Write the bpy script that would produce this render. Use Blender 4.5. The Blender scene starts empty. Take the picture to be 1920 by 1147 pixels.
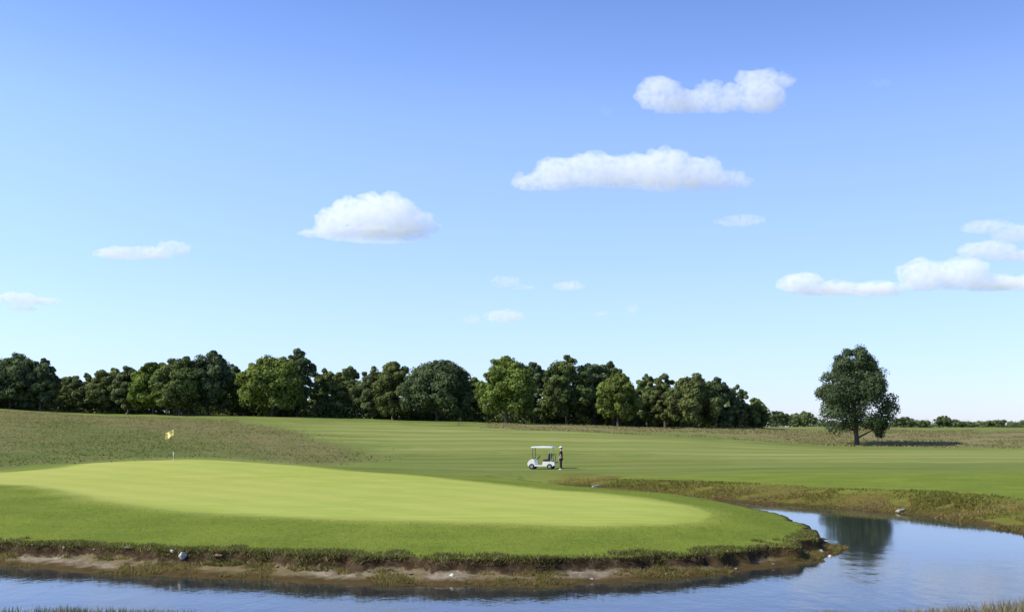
import bpy, bmesh, math, random
import numpy as np
from mathutils import Vector, Matrix
R = math.radians
rng = np.random.default_rng(7)
random.seed(7)
scene = bpy.context.scene
C = scene.collection

# ------------------------------------------------------------------ camera
W0, H0, F0 = 1920.0, 1147.0, 2060.0
CAM = np.array([0.0, 0.0, 4.2])
HORIZON = 800.0
PITCH = math.atan((HORIZON - H0 / 2) / F0)
cd = bpy.data.cameras.new('camera')
cd.sensor_width = 36; cd.lens = 36 * F0 / W0; cd.clip_start = 0.1; cd.clip_end = 30000
cam = bpy.data.objects.new('camera', cd); C.objects.link(cam)
cam.location = CAM; cam.rotation_euler = (R(90) + PITCH, 0, 0)
scene.camera = cam

# ------------------------------------------------------------------ light
SUN_EL, SUN_AZ = 40.0, -106.0                      # azimuth from +Y towards +X
w = bpy.data.worlds.new('World'); scene.world = w; w.use_nodes = True
nt = w.node_tree; nt.nodes.clear()
sky = nt.nodes.new('ShaderNodeTexSky'); sky.sky_type = 'NISHITA'; sky.sun_disc = False
sky.sun_elevation = R(SUN_EL); sky.sun_rotation = R(SUN_AZ)
sky.altitude = 100; sky.air_density = 1.0; sky.dust_density = 0.15; sky.ozone_density = 3.0
bg = nt.nodes.new('ShaderNodeBackground'); bg.inputs[1].default_value = 0.12
wo = nt.nodes.new('ShaderNodeOutputWorld')
bal = nt.nodes.new('ShaderNodeVectorMath'); bal.operation = 'MULTIPLY'; bal.inputs[1].default_value = (1.08, 1.04, 1.32)   # white balance of the photograph
nt.links.new(sky.outputs[0], bal.inputs[0]); 
tc0 = nt.nodes.new('ShaderNodeTexCoord'); sp0 = nt.nodes.new('ShaderNodeSeparateXYZ'); nt.links.new(tc0.outputs['Generated'], sp0.inputs[0])
fc = nt.nodes.new('ShaderNodeValToRGB'); fc.color_ramp.interpolation = 'B_SPLINE'
stops = ((0, (.60, .71, .85)), (.05, (.72, .80, .90)), (.10, (.88, .91, .97)), (.17, (1.02, 1.02, 1.04)), (.26, (1.17, 1.16, 1.12)), (.32, (1.0, 1.06, 1.06)), (.42, (.70, .83, .93)), (1, (.7, .75, .9)))
el = fc.color_ramp.elements
while len(el) < len(stops): el.new(.5)
for e_, (p_, c_) in zip(el, stops): e_.position = p_; e_.color = (*[v / 1.25 for v in c_], 1)
nt.links.new(sp0.outputs[2], fc.inputs[0])
mr0 = nt.nodes.new('ShaderNodeMapRange'); nt.links.new(sp0.outputs[0], mr0.inputs[0])
for k_, v_ in ((1, -.4), (2, .4), (3, 1.25*1.06), (4, 1.25*.87)): mr0.inputs[k_].default_value = v_
mu0 = nt.nodes.new('ShaderNodeVectorMath'); mu0.operation = 'MULTIPLY'; nt.links.new(bal.outputs[0], mu0.inputs[0]); nt.links.new(fc.outputs[0], mu0.inputs[1])
sc0 = nt.nodes.new('ShaderNodeVectorMath'); sc0.operation = 'SCALE'; nt.links.new(mu0.outputs[0], sc0.inputs[0]); nt.links.new(mr0.outputs[0], sc0.inputs['Scale'])
nt.links.new(sc0.outputs[0], bg.inputs[0]); nt.links.new(bg.outputs[0], wo.inputs[0])
sd = bpy.data.lights.new('sun', 'SUN'); sd.energy = 4.2; sd.angle = R(0.5); sd.color = (1.0, 0.95, 0.86)
sun = bpy.data.objects.new('sun', sd); C.objects.link(sun)
sv = Vector((math.sin(R(SUN_AZ)) * math.cos(R(SUN_EL)), math.cos(R(SUN_AZ)) * math.cos(R(SUN_EL)), math.sin(R(SUN_EL))))
sun.rotation_euler = sv.to_track_quat('Z', 'Y').to_euler()
scene.view_settings.view_transform = 'Standard'; scene.view_settings.look = 'None'
scene.view_settings.exposure = 0.60; scene.view_settings.gamma = 1.0
scene.render.engine = 'CYCLES'
cy = scene.cycles
cy.use_denoising = True
cy.max_bounces = 18; cy.volume_bounces = 16; cy.transparent_max_bounces = 16
cy.volume_step_rate = 1.0; cy.volume_max_steps = 256

# ------------------------------------------------------------------ helpers
def tag(o, label=None, cat=None, group=None, kind=None):
    if label: o['label'] = label
    if cat: o['category'] = cat
    if group: o['group'] = group
    if kind: o['kind'] = kind
    return o

def empty(name, loc, rz=0.0):
    o = bpy.data.objects.new(name, None); C.objects.link(o)
    o.location = loc; o.rotation_euler = (0, 0, rz); o.empty_display_size = 0.2
    return o

def link(name, me, mat=None, parent=None):
    if mat and not me.materials: me.materials.append(mat)
    o = bpy.data.objects.new(name, me); C.objects.link(o)
    if parent: o.parent = parent
    return o

def np_mesh(name, V, F, smooth=False, attrs=None, fattrs=None):
    V = np.asarray(V, np.float32); F = np.asarray(F, np.int32)
    me = bpy.data.meshes.new(name)
    k = F.shape[1]
    me.vertices.add(len(V)); me.vertices.foreach_set('co', V.ravel())
    me.loops.add(F.size); me.loops.foreach_set('vertex_index', F.ravel())
    me.polygons.add(len(F))
    me.polygons.foreach_set('loop_start', np.arange(0, F.size, k, dtype=np.int32))
    me.update(calc_edges=True)
    if smooth: me.polygons.foreach_set('use_smooth', np.ones(len(F), bool))
    for n, a in (attrs or {}).items():
        at = me.attributes.new(n, 'FLOAT', 'POINT'); at.data.foreach_set('value', np.asarray(a, np.float32))
    for n, a in (fattrs or {}).items():
        at = me.attributes.new(n, 'FLOAT', 'FACE'); at.data.foreach_set('value', np.asarray(a, np.float32))
    me.validate(); me.update()
    return me

def ray(px, py):
    a = (px - W0 / 2) / F0; b = -(py - H0 / 2) / F0
    c, s = math.cos(PITCH), math.sin(PITCH)
    d = np.array([a, c - b * s, s + b * c])
    return d / d[1]                                 # per metre of y
def at(px, py, d):
    return CAM + ray(px, py) * d
def srgb(r, g, b):
    f = lambda c: (c / 255) / 12.92 if c / 255 <= .04045 else ((c / 255 + .055) / 1.055) ** 2.4
    return (f(r), f(g), f(b), 1)

class N:                                            # tiny node builder
    def __init__(s, name):
        s.m = bpy.data.materials.new(name); s.m.use_nodes = True
        s.t = s.m.node_tree; s.t.nodes.clear(); s.out = s.t.nodes.new('ShaderNodeOutputMaterial')
    def n(s, typ, **kw):
        x = s.t.nodes.new(typ)
        for k, v in kw.items():
            if k.startswith('i_'):
                key = k[2:]; key = int(key) if key.isdigit() else key.replace('_', ' ')
                if isinstance(v, bpy.types.NodeSocket): s.t.links.new(v, x.inputs[key])
                else: x.inputs[key].default_value = v
            else: setattr(x, k, v)
        return x
    def mix(s, f, a, b):
        x = s.t.nodes.new('ShaderNodeMix'); x.data_type = 'RGBA'
        for i, v in ((0, f), (6, a), (7, b)):
            if isinstance(v, bpy.types.NodeSocket): s.t.links.new(v, x.inputs[i])
            else: x.inputs[i].default_value = v
        return x.outputs[2]
    def math(s, op, a, b=0.0, c=0.0):
        x = s.t.nodes.new('ShaderNodeMath'); x.operation = op
        for i, v in enumerate((a, b, c)):
            if isinstance(v, bpy.types.NodeSocket): s.t.links.new(v, x.inputs[i])
            else: x.inputs[i].default_value = v
        return x.outputs[0]
    def ramp(s, f, lo, hi, a=0.0, b=1.0):
        x = s.t.nodes.new('ShaderNodeMapRange'); x.interpolation_type = 'SMOOTHSTEP'
        for i, v in enumerate((f, lo, hi, a, b)):
            if isinstance(v, bpy.types.NodeSocket): s.t.links.new(v, x.inputs[i])
            else: x.inputs[i].default_value = v
        return x.outputs[0]
    def noise(s, vec, scale, detail=3.0, rough=0.55):
        x = s.t.nodes.new('ShaderNodeTexNoise')
        s.t.links.new(vec, x.inputs['Vector']); x.inputs['Scale'].default_value = scale
        x.inputs['Detail'].default_value = detail; x.inputs['Roughness'].default_value = rough
        return x.outputs[0]
    def attr(s, name):
        x = s.t.nodes.new('ShaderNodeAttribute'); x.attribute_name = name; return x.outputs['Fac']
    def pos(s): return s.t.nodes.new('ShaderNodeTexCoord').outputs['Object']
    def link(s, a, b): s.t.links.new(a, b)
    def surf(s, sh): s.t.links.new(sh, s.out.inputs['Surface']); return s.m

def simple(name, col, rough=0.5, metal=0.0, coat=0.0, var=0.12, scale=8.0, ior=1.45):
    m = N(name); p = m.pos(); n = m.noise(p, scale, 4)
    c2 = tuple(c * (1 - var * 2) for c in col[:3]) + (1,)
    b = m.n('ShaderNodeBsdfPrincipled', i_Roughness=rough, i_Metallic=metal, i_IOR=ior)
    m.link(m.mix(n, c2, col), b.inputs['Base Color']); b.inputs['Coat Weight'].default_value = coat
    return m.surf(b.outputs[0])

# ------------------------------------------------------------------ ground shape
TAB = {
 -900: [(28,.6),(38,.6),(48,.85),(66,1.0),(80,1.2),(90,1.6),(120,3.0),(160,5.4),(205,8.2),(245,9.0),(330,8.0)],
 -300: [(28,.6),(37,.6),(47,.85),(66,1.0),(80,1.1),(90,1.5),(120,2.8),(160,5.3),(205,8.0),(245,8.9),(330,8.0)],
 0:   [(28,.6),(36,.6),(46,.85),(66,1.0),(80,1.12),(90,1.35),(120,2.5),(160,5.0),(203,7.6),(245,8.5),(330,8.0)],
 200: [(28,.6),(34.5,.57),(46,.85),(64,1.15),(80,1.62),(90,1.3),(115,2.0),(160,4.2),(203,6.45),(245,7.2),(330,7.2)],
 400: [(28,.6),(33,.6),(46,.85),(62,1.25),(80,1.93),(91,1.1),(110,1.5),(135,2.6),(165,4.2),(203,6.1),(245,6.8),(330,6.5)],
 600: [(28,.6),(31,.6),(46,.9),(60,1.3),(74,1.62),(86,.95),(110,1.3),(140,2.6),(175,4.5),(208,5.9),(245,6.4),(330,6.0)],
 800: [(28,.6),(30.5,.6),(44,.85),(55,1.15),(66,1.38),(78,.7),(100,.9),(130,2.0),(170,3.9),(205,5.3),(245,5.9),(330,5.4)],
 1000:[(28,.6),(30.3,.6),(42,.85),(52,1.0),(60,1.05),(70,.5),(79,.6),(94,.75),(120,1.7),(160,3.3),(200,4.6),(245,5.0),(330,4.6)],
 1200:[(28,.55),(30.5,.55),(42,.85),(48,.98),(54,1.0),(61,.75),(73,.65),(94,.85),(120,1.6),(150,2.6),(195,4.15),(245,4.4),(330,4.2)],
 1400:[(28,.5),(31.5,.5),(40,.66),(46,.68),(51,.52),(60,.55),(67,.75),(80,.85),(110,1.2),(140,1.9),(180,3.4),(230,4.1),(330,4.0)],
 1600:[(28,.4),(36,.4),(50,.5),(56,.6),(63,.75),(80,.95),(110,1.2),(150,1.45),(160,1.6),(185,2.9),(220,3.9),(260,4.0),(330,4.0)],
 1800:[(28,.4),(44,.5),(52,.7),(58,.8),(70,.9),(90,1.0),(110,1.25),(150,1.4),(190,2.6),(230,3.65),(330,3.9)],
 1920:[(28,.4),(43,.5),(47,.7),(63,.85),(80,.95),(110,1.25),(150,1.4),(190,2.6),(230,3.6),(330,3.9)],
 2500:[(28,.4),(38,.5),(42,.7),(63,.85),(80,1.0),(110,1.3),(150,1.5),(190,2.5),(230,3.5),(330,3.9)],
}
def pchip(xs, ys, x):
    xs = np.array(xs, float); ys = np.array(ys, float); h = np.diff(xs); dl = np.diff(ys) / h
    m = np.zeros(len(xs)); m[0], m[-1] = dl[0], dl[-1]
    for i in range(1, len(xs) - 1):
        if dl[i-1] * dl[i] > 0:
            w1, w2 = 2*h[i]+h[i-1], h[i]+2*h[i-1]; m[i] = (w1+w2)/(w1/dl[i-1]+w2/dl[i])
    x = np.clip(x, xs[0], xs[-1]); i = np.clip(np.searchsorted(xs, x) - 1, 0, len(h)-1)
    t = (x - xs[i]) / h[i]
    return (ys[i]*(1+2*t)*(1-t)**2 + m[i]*h[i]*t*(1-t)**2 + ys[i+1]*t*t*(3-2*t) + m[i+1]*h[i]*t*t*(t-1))
DG = np.concatenate([np.arange(28, 100, .5), np.arange(100, 331, 2)])
PX = np.arange(-900, 2501, 20)
cols = sorted(TAB)
prof = np.array([pchip(*zip(*TAB[c]), DG) for c in cols])
GRID = np.array([np.interp(PX, cols, prof[:, j]) for j in range(len(DG))]).T          # px, d
k = np.exp(-np.linspace(-2, 2, 11)**2); k /= k.sum()
P = np.pad(GRID, ((5, 5), (0, 0)), mode='edge'); GRID = sum(k[i] * P[i:i+GRID.shape[0]] for i in range(11))

def vnoise(x, y, s, seed=0):                         # smooth value noise, -1..1
    x = x / s + 37.7 * seed; y = y / s + 11.3 * seed
    xi, yi = np.floor(x), np.floor(y); fx, fy = x - xi, y - yi
    def h(a, b):
        v = np.sin(a * 127.1 + b * 311.7 + seed * 74.7) * 43758.5453; return (v - np.floor(v)) * 2 - 1
    u, v = fx*fx*(3-2*fx), fy*fy*(3-2*fy)
    return (h(xi,yi)*(1-u)+h(xi+1,yi)*u)*(1-v) + (h(xi,yi+1)*(1-u)+h(xi+1,yi+1)*u)*v

def land(x, y):
    x = np.asarray(x, float); y = np.asarray(y, float)
    px = np.clip(960 + x / np.maximum(y, 5) * F0, -900, 2500)
    a = (px + 900) / 20; i = np.clip(a.astype(int), 0, len(PX)-2); fa = a - i
    d = np.clip(y, 28, 330); b = np.interp(d, DG, np.arange(len(DG))); j = np.clip(b.astype(int), 0, len(DG)-2); fb = b - j
    z = (GRID[i,j]*(1-fa)+GRID[i+1,j]*fa)*(1-fb) + (GRID[i,j+1]*(1-fa)+GRID[i+1,j+1]*fa)*fb
    far = np.clip((y - 300) / 500, 0, 1); z = z * (1 - far) + 3.7 * far
    amp = np.clip((y - 85) / 60, 0, 1) * np.clip((600 - y) / 200, 0, 1)
    z = z + amp * (.22 * vnoise(x, y, 17, 1) + .1 * vnoise(x, y, 6, 2))
    z = z + .035 * vnoise(x, y, 7, 3)
    near = 2.6 * np.clip(1 - y / 25.2, 0, 1.6) ** .9 + .10 * vnoise(x, y, 3, 4) * np.clip(1 - y/25, 0, 1)
    return np.where(y < 27.5, near + .05, z)

# water outline (pond in front of the green and the channel behind it)
PEN = [(1000,77),(1050,73.5),(1100,70),(1200,64),(1300,58),(1385,53),(1430,51),(1480,46.3),(1530,42.3),(1562,40.4),(1572,38.9),(1566,37.4),
       (1530,35.1),(1450,33.5),(1350,32.1),(1200,30.5),(1050,29.7),(850,29.6),(600,30.3),(400,31.4),(200,32.4),(0,34),(-300,37),(-900,43)]
FAR = [(2500,33),(2200,37),(1920,43),(1860,46.3),(1800,49.2),(1740,52),(1690,54),(1620,56.4),(1520,58.8),(1400,61.8),(1300,65.5),(1200,69),(1100,75),(1050,79),(1000,81),(980,79.5)]
def w2(p): return ((p[0]-960)/F0*p[1], p[1])
shore = [w2(p) for p in FAR] + [w2(p) for p in PEN]
shore = [(60, 30)] + shore + [(-60, 46), (-62, 25.0), (-30, 24.9), (-12, 24.75), (-6, 24.9), (0, 24.85), (5, 25.0), (9, 25.1), (12, 25.4), (30, 25.0), (62, 24.6)]
def densify(poly, step=1.0, jit=0.0):
    out = []
    for a, b in zip(poly, poly[1:] + poly[:1]):
        n = max(1, int(math.dist(a, b) / step))
        for t in range(n): out.append((a[0]+(b[0]-a[0])*t/n, a[1]+(b[1]-a[1])*t/n))
    return out
def sdf(poly, x, y):                                  # positive inside
    P = np.array(poly); best = np.full(x.shape, 1e9); ins = np.zeros(x.shape, bool)
    for i in range(len(P)):
        a, b = P[i], P[(i+1) % len(P)]; e = b - a; L = e @ e + 1e-12
        t = np.clip(((x-a[0])*e[0] + (y-a[1])*e[1]) / L, 0, 1)
        best = np.minimum(best, (x-a[0]-t*e[0])**2 + (y-a[1]-t*e[1])**2)
        c = (a[1] > y) != (b[1] > y)
        with np.errstate(divide='ignore', invalid='ignore'):
            ins ^= c & (x < (b[0]-a[0]) * (y-a[1]) / (b[1]-a[1] + 1e-15) + a[0])
    return np.where(ins, 1, -1) * np.sqrt(best)

def shore_d(x, y):                                    # metres inland from the waterline (negative in the water)
    s = -sdf(shore, x, y)
    return s + .22 * vnoise(x, y, 1.6, 5) + .10 * vnoise(x, y, .55, 6)
def beach_w(x, y):
    w_ = np.interp(x, [-16, -10, -6, -1.6, 3.5, 7.5, 12], [1.35, 1.4, 1.45, 1.3, 1.05, .75, .4])
    return np.where(y > 42, .3, w_ + .30 * vnoise(x, y, 1.4, 9) + .20 * vnoise(x, y, .45, 22))
def on_spit(x, y): return y < np.interp(x, [w2(p)[0] for p in MIDL], [w2(p)[1] for p in MIDL])
MIDL = [(980,79),(1050,76.5),(1100,72.5),(1200,66.5),(1300,61),(1400,56.5),(1480,50),(1560,44)]
def sstep(a, b, x):
    t = np.clip((x - a) / (b - a), 0, 1); return t * t * (3 - 2 * t)
def ground(x, y, s=None):
    x = np.asarray(x, float); y = np.asarray(y, float)
    if s is None: s = shore_d(x, y)
    L = land(x, y)
    bw = beach_w(x, y)
    beach = .14 * np.clip(s, 0, bw + .3) + .03 * vnoise(x, y, .35, 8) + .02 * vnoise(x, y, .13, 21)
    fl = (y > 45) & ~on_spit(x, y)                                        # the far bank slopes, the near one is undercut
    up = np.where(fl, sstep(.3, 4.5, s), sstep(bw, bw + .22, s) * .88 + .12 * sstep(bw, bw + 2.5, s))
    up = np.where(y < 27.5, sstep(0, 1.2, s), up)
    z = beach * (1 - up) + L * up
    return np.where(s < 0, np.maximum(-.9, .25 * s), z)

def hit(px, py, d0=26.0, d1=330.0):
    r = ray(px, py); ds = np.arange(d0, d1, .1); X = CAM[0] + r[0]*ds; Zr = CAM[2] + r[2]*ds
    g = ground(X, ds); i = np.argmax(Zr <= g)
    if not (Zr <= g).any(): i = len(ds) - 1
    return float(X[i]), float(ds[i])
def poly_px(pts): return [hit(*p) for p in pts]

green_px = [(-260,905),(-120,884),(0,886),(120,876),(250,864),(380,862),(480,867),(600,877),(800,893),(960,911),(1100,924),(1200,933),(1290,947),
            (1325,962),(1300,976),(1240,984),(1100,986),(900,981),(600,973),(400,963),(250,948),(150,931),(60,910),(-80,905)]
rough_px = [(-700,764),(0,768),(250,781),(440,788),(540,805),(600,825),(690,845),(710,862),(600,871),(480,862),(380,857),(250,859),(120,868),(0,880),(-300,878),(-700,872)]
green_poly = poly_px(green_px)
rough_poly = [hit(p[0], p[1], 70) for p in rough_px]
brown_poly = [hit(p[0], p[1], 70) for p in [(-700,764),(0,768),(250,781),(440,790),(540,806),(630,828),(700,848),(690,864),(560,866),(480,852),(430,836),(330,816),(200,798),(90,786),(60,820),(0,845),(-300,850),(-700,850)]]
tan_poly = [hit(p[0], p[1], 90) for p in [(880,794),(1100,797),(1300,802),(1500,806),(1700,807),(1950,806),(2300,806),(2300,836),(1950,838),(1800,839),(1620,836),(1450,828),(1250,815),(1000,806),(880,800)]]
light_poly = [hit(p[0], p[1], 90) for p in [(470,792),(700,790),(900,800),(1100,808),(1250,820),(1600,842),(2300,846),(2300,868),(1500,864),(1100,850),(900,850),(740,846),(620,822),(540,802)]]

# ------------------------------------------------------------------ ground mesh
def axis(lo_f, hi_f, step, lo, hi, g=1.06):
    c = list(np.arange(lo_f, hi_f, step)); s = step
    a = c[0]; L = []
    while a > lo: s *= g; a -= s; L.append(a)
    b = c[-1]; s = step
    while b < hi: s *= g; b += s; c.append(b)
    return np.array(L[::-1] + c)
ax = axis(-19, 22, .16, -3500, 3500, 1.045)
ay1 = np.concatenate([np.arange(-60, 20, 4), np.arange(20, 24, .5), np.arange(24, 62, .15), np.arange(62, 100, .3), np.arange(100, 240, .9)])
s = .9; a = ay1[-1]; L = []
while a < 9000: s *= 1.05; a += s; L.append(a)
ay = np.concatenate([ay1, L])
X, Y = np.meshgrid(ax, ay, indexing='ij'); xf, yf = X.ravel(), Y.ravel()
S = shore_d(xf, yf); Z = ground(xf, yf, S)
gi = np.arange(len(ax)*len(ay)).reshape(len(ax), len(ay))
F = np.stack([gi[:-1,:-1].ravel(), gi[1:,:-1].ravel(), gi[1:,1:].ravel(), gi[:-1,1:].ravel()], 1)
me = np_mesh('ground', np.stack([xf, yf, Z], 1), F, True, dict(
    shore=np.clip(S, -5, 20), bank=np.clip(S - beach_w(xf, yf), -6, 6), green=np.clip(sdf(green_poly, xf, yf), -20, 20), rough=np.clip(sdf(rough_poly, xf, yf), -30, 30),
    brown=np.clip(sdf(brown_poly, xf, yf), -30, 30), tan=np.clip(sdf(tan_poly, xf, yf), -40, 40), light=np.clip(sdf(light_poly, xf, yf), -40, 40)))

m = N('ground_cover'); p = m.pos()
g, sh, ro, ta, li = (m.attr(n) for n in ('green', 'shore', 'rough', 'tan', 'light')); bk = m.attr('bank')
sep = m.n('ShaderNodeSeparateXYZ', i_0=p)
n_big = m.noise(p, .05, 3); n_mid = m.noise(p, .35, 4); n_fine = m.noise(p, 3.5, 5, .7); n_vf = m.noise(p, 22, 3, .7)
st = m.n('ShaderNodeMapping', i_Scale=(.02, .22, .3)); m.link(p, st.inputs[0])
n_str = m.noise(st.outputs[0], 1.0, 4, .6)              # streaks along the mowing direction
st2 = m.n('ShaderNodeMapping', i_Scale=(.12, 1.6, 1)); m.link(p, st2.inputs[0])
n_str2 = m.noise(st2.outputs[0], 1.0, 4, .6)
# fringe (semi-rough) and fairway
fringe = m.mix(m.ramp(n_mid, .35, .65), (.11,.15,.018,1), (.155,.195,.026,1))
fringe = m.mix(m.ramp(n_fine, .3, .75, 0, .6), fringe, (.19,.235,.03,1))
fair = m.mix(m.ramp(n_str, .40, .60), (.10,.14,.022,1), (.19,.215,.045,1))
fair = m.mix(m.ramp(n_str2, .40, .65, 0, .6), fair, (.225,.215,.075,1))
fair = m.mix(m.ramp(n_big, .45, .65, 0, .45), fair, (.12,.175,.035,1))
lgt = m.mix(m.ramp(n_str, .3, .65), (.20,.235,.05,1), (.27,.275,.085,1))
fair = m.mix(m.math('MULTIPLY', m.ramp(m.math('ADD', li, m.math('MULTIPLY', m.math('SUBTRACT', n_mid, .5), 22)), -6, 8), .75), fair, lgt)
wf = m.n('ShaderNodeTexWave', wave_type='BANDS', bands_direction='Y'); m.link(p, wf.inputs['Vector'])
wf.inputs['Scale'].default_value = .035; wf.inputs['Distortion'].default_value = 2.5; wf.inputs['Detail'].default_value = 2; wf.inputs['Detail Scale'].default_value = .4
fair = m.mix(m.ramp(wf.outputs['Fac'], .4, .6, 0, .4), fair, (.115,.16,.035,1))
farm = m.ramp(sep.outputs[1], 72, 90)
col = m.mix(farm, fringe, fair)
# putting green with faint stripes
gcol = m.mix(m.ramp(n_str2, .36, .64), (.255,.305,.05,1), (.35,.35,.075,1))
gcol = m.mix(m.ramp(n_str, .35, .65, 0, .6), gcol, (.30,.36,.075,1))
gcol = m.mix(m.ramp(n_mid, .42, .68, 0, .6), gcol, (.25,.31,.05,1))
gcol = m.mix(m.ramp(n_big, .4, .6, 0, .5), gcol, (.37,.355,.09,1))
gcol = m.mix(m.ramp(n_fine, .35, .8, 0, .25), gcol, (.39,.37,.08,1))
wv = m.n('ShaderNodeTexWave', wave_type='BANDS', bands_direction='DIAGONAL'); m.link(p, wv.inputs['Vector'])
wv.inputs['Scale'].default_value = .16; wv.inputs['Distortion'].default_value = 1.2; wv.inputs['Detail'].default_value = 1
gcol = m.mix(m.ramp(wv.outputs['Fac'], .35, .65, 0, .22), gcol, (.22,.29,.045,1))
n_wear = m.noise(p, 1.1, 6, .7)
gcol = m.mix(m.ramp(n_wear, .55, .72, 0, .45), gcol, (.42,.38,.12,1))
ge = m.math('ADD', g, m.math('MULTIPLY', m.math('SUBTRACT', n_mid, .5), 1.2))
col = m.mix(m.ramp(ge, -1.6, 1.2), col, gcol)
# unmown rough of the left hill: olive base, straw and russet patches
rc = m.mix(m.ramp(n_mid, .38, .6), (.08,.12,.022,1), (.13,.14,.036,1))
br = m.math('ADD', m.attr('brown'), m.math('MULTIPLY', m.math('SUBTRACT', n_mid, .5), 30))
rc = m.mix(m.ramp(br, -5, 6, .04, .55), rc, (.185,.145,.062,1))
rc = m.mix(m.ramp(n_big, .45, .6, 0, .5), rc, (.12,.13,.035,1))
rc = m.mix(m.ramp(n_fine, .45, .75, 0, .7), rc, (.21,.175,.09,1))
re_ = m.math('ADD', ro, m.math('MULTIPLY', m.math('SUBTRACT', n_mid, .5), 9))
col = m.mix(m.ramp(re_, -1.5, 2), col, rc)
# straw strip below the trees
tc = m.mix(m.ramp(n_str, .35, .65), (.21,.165,.08,1), (.13,.13,.04,1))
tc = m.mix(m.ramp(n_fine, .4, .75, 0, .6), tc, (.30,.25,.14,1))
te = m.math('ADD', ta, m.math('MULTIPLY', m.math('SUBTRACT', n_str, .5), 50))
col = m.mix(m.ramp(te, -5, 9, 0, .85), col, tc)
# bank: reedy olive strip on the far side, bare soil and mud by the water
fb = m.math('MULTIPLY', m.ramp(sep.outputs[1], 43, 47), m.ramp(m.math('ADD', sh, m.math('MULTIPLY', m.math('SUBTRACT', n_mid, .5), 5)), 6, 2.5))
fb = m.math('MULTIPLY', fb, m.ramp(g, -4, -6))
fb = m.math('MULTIPLY', fb, m.ramp(m.math('ADD', sep.outputs[0], m.math('MULTIPLY', m.math('SUBTRACT', n_mid, .5), 5)), 1.5, 5))
bc = m.mix(m.ramp(n_fine, .35, .65), (.075,.08,.014,1), (.17,.115,.035,1))
bc = m.mix(m.ramp(n_mid, .45, .62, 0, .7), bc, (.13,.14,.025,1))
col = m.mix(m.math('MULTIPLY', fb, .9), col, bc)
soil = m.mix(m.ramp(n_fine, .35, .7), (.025,.016,.008,1), (.08,.055,.03,1))
mud = m.mix(m.ramp(n_fine, .3, .65), (.12,.093,.055,1), (.27,.225,.15,1))
mud = m.mix(m.ramp(n_vf, .5, .7, 0, .6), mud, (.36,.30,.21,1))
mud = m.mix(m.ramp(n_mid, .44, .58, 0, .75), mud, (.14,.105,.04,1))
wet = m.mix(n_fine, (.045,.03,.01,1), (.10,.07,.025,1))
jit = m.math('MULTIPLY', m.math('SUBTRACT', n_fine, .5), .5)
bke = m.math('ADD', bk, jit); she = m.math('ADD', sh, jit)
nearb = m.ramp(sep.outputs[1], 48, 44)
col = m.mix(m.math('MULTIPLY', m.ramp(bke, .5, .3), m.math('ADD', m.math('MULTIPLY', nearb, .8), .2)), col, soil)
col = m.mix(m.math('MULTIPLY', m.ramp(bke, .03, -.08), nearb), col, mud)
col = m.mix(m.ramp(she, .95, .4), col, wet)
fg = m.ramp(sep.outputs[1], 27, 26)
col = m.mix(fg, col, m.mix(n_fine, (.07,.09,.02,1), (.2,.17,.08,1)))
col = m.mix(m.ramp(sh, -.05, -.5), col, (.035,.035,.018,1))
bsdf = m.n('ShaderNodeBsdfPrincipled', i_Roughness=.95); bsdf.inputs['Specular IOR Level'].default_value = .04
m.link(col, bsdf.inputs['Base Color'])
notg = m.ramp(ge, .3, -.3, .15, 1)
bmp = m.n('ShaderNodeBump', i_Distance=.12); m.link(m.math('MULTIPLY', m.math('ADD', n_fine, m.math('MULTIPLY', n_vf, .4)), notg), bmp.inputs['Height'])
bmp.inputs['Strength'].default_value = .6
m.link(bmp.outputs[0], bsdf.inputs['Normal'])
me.materials.append(m.surf(bsdf.outputs[0]))
tag(link('ground', me), kind='structure')

# ------------------------------------------------------------------ water
m = N('pond_water'); p = m.pos()
mp = m.n('ShaderNodeMapping', i_Scale=(1.0, .55, 1)); m.link(p, mp.inputs[0])
h = m.math('ADD', m.noise(mp.outputs[0], 1.3, 3, .5), m.math('MULTIPLY', m.noise(mp.outputs[0], 7, 3, .6), .25))
sepw = m.n('ShaderNodeSeparateXYZ', i_0=p)
ruf = m.ramp(m.math('ADD', sepw.outputs[1], m.math('MULTIPLY', m.noise(p, .1, 2), 14)), 34, 50, .13, .018)
bmp = m.n('ShaderNodeBump', i_Distance=.1); m.link(h, bmp.inputs['Height']); m.link(ruf, bmp.inputs['Strength'])
b = m.n('ShaderNodeBsdfPrincipled', i_Roughness=.05, i_IOR=1.333); b.inputs['Base Color'].default_value = (.022,.027,.026,1)
m.link(bmp.outputs[0], b.inputs['Normal'])
xs, ys = np.linspace(-75, 75, 60), np.linspace(20, 86, 30)
X, Y = np.meshgrid(xs, ys, indexing='ij'); gi = np.arange(X.size).reshape(X.shape)
F = np.stack([gi[:-1,:-1].ravel(), gi[1:,:-1].ravel(), gi[1:,1:].ravel(), gi[:-1,1:].ravel()], 1)
me = np_mesh('water', np.stack([X.ravel(), Y.ravel(), X.ravel()*0], 1), F, True); me.materials.append(m.surf(b.outputs[0]))
tag(link('water', me), kind='structure')

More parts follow.
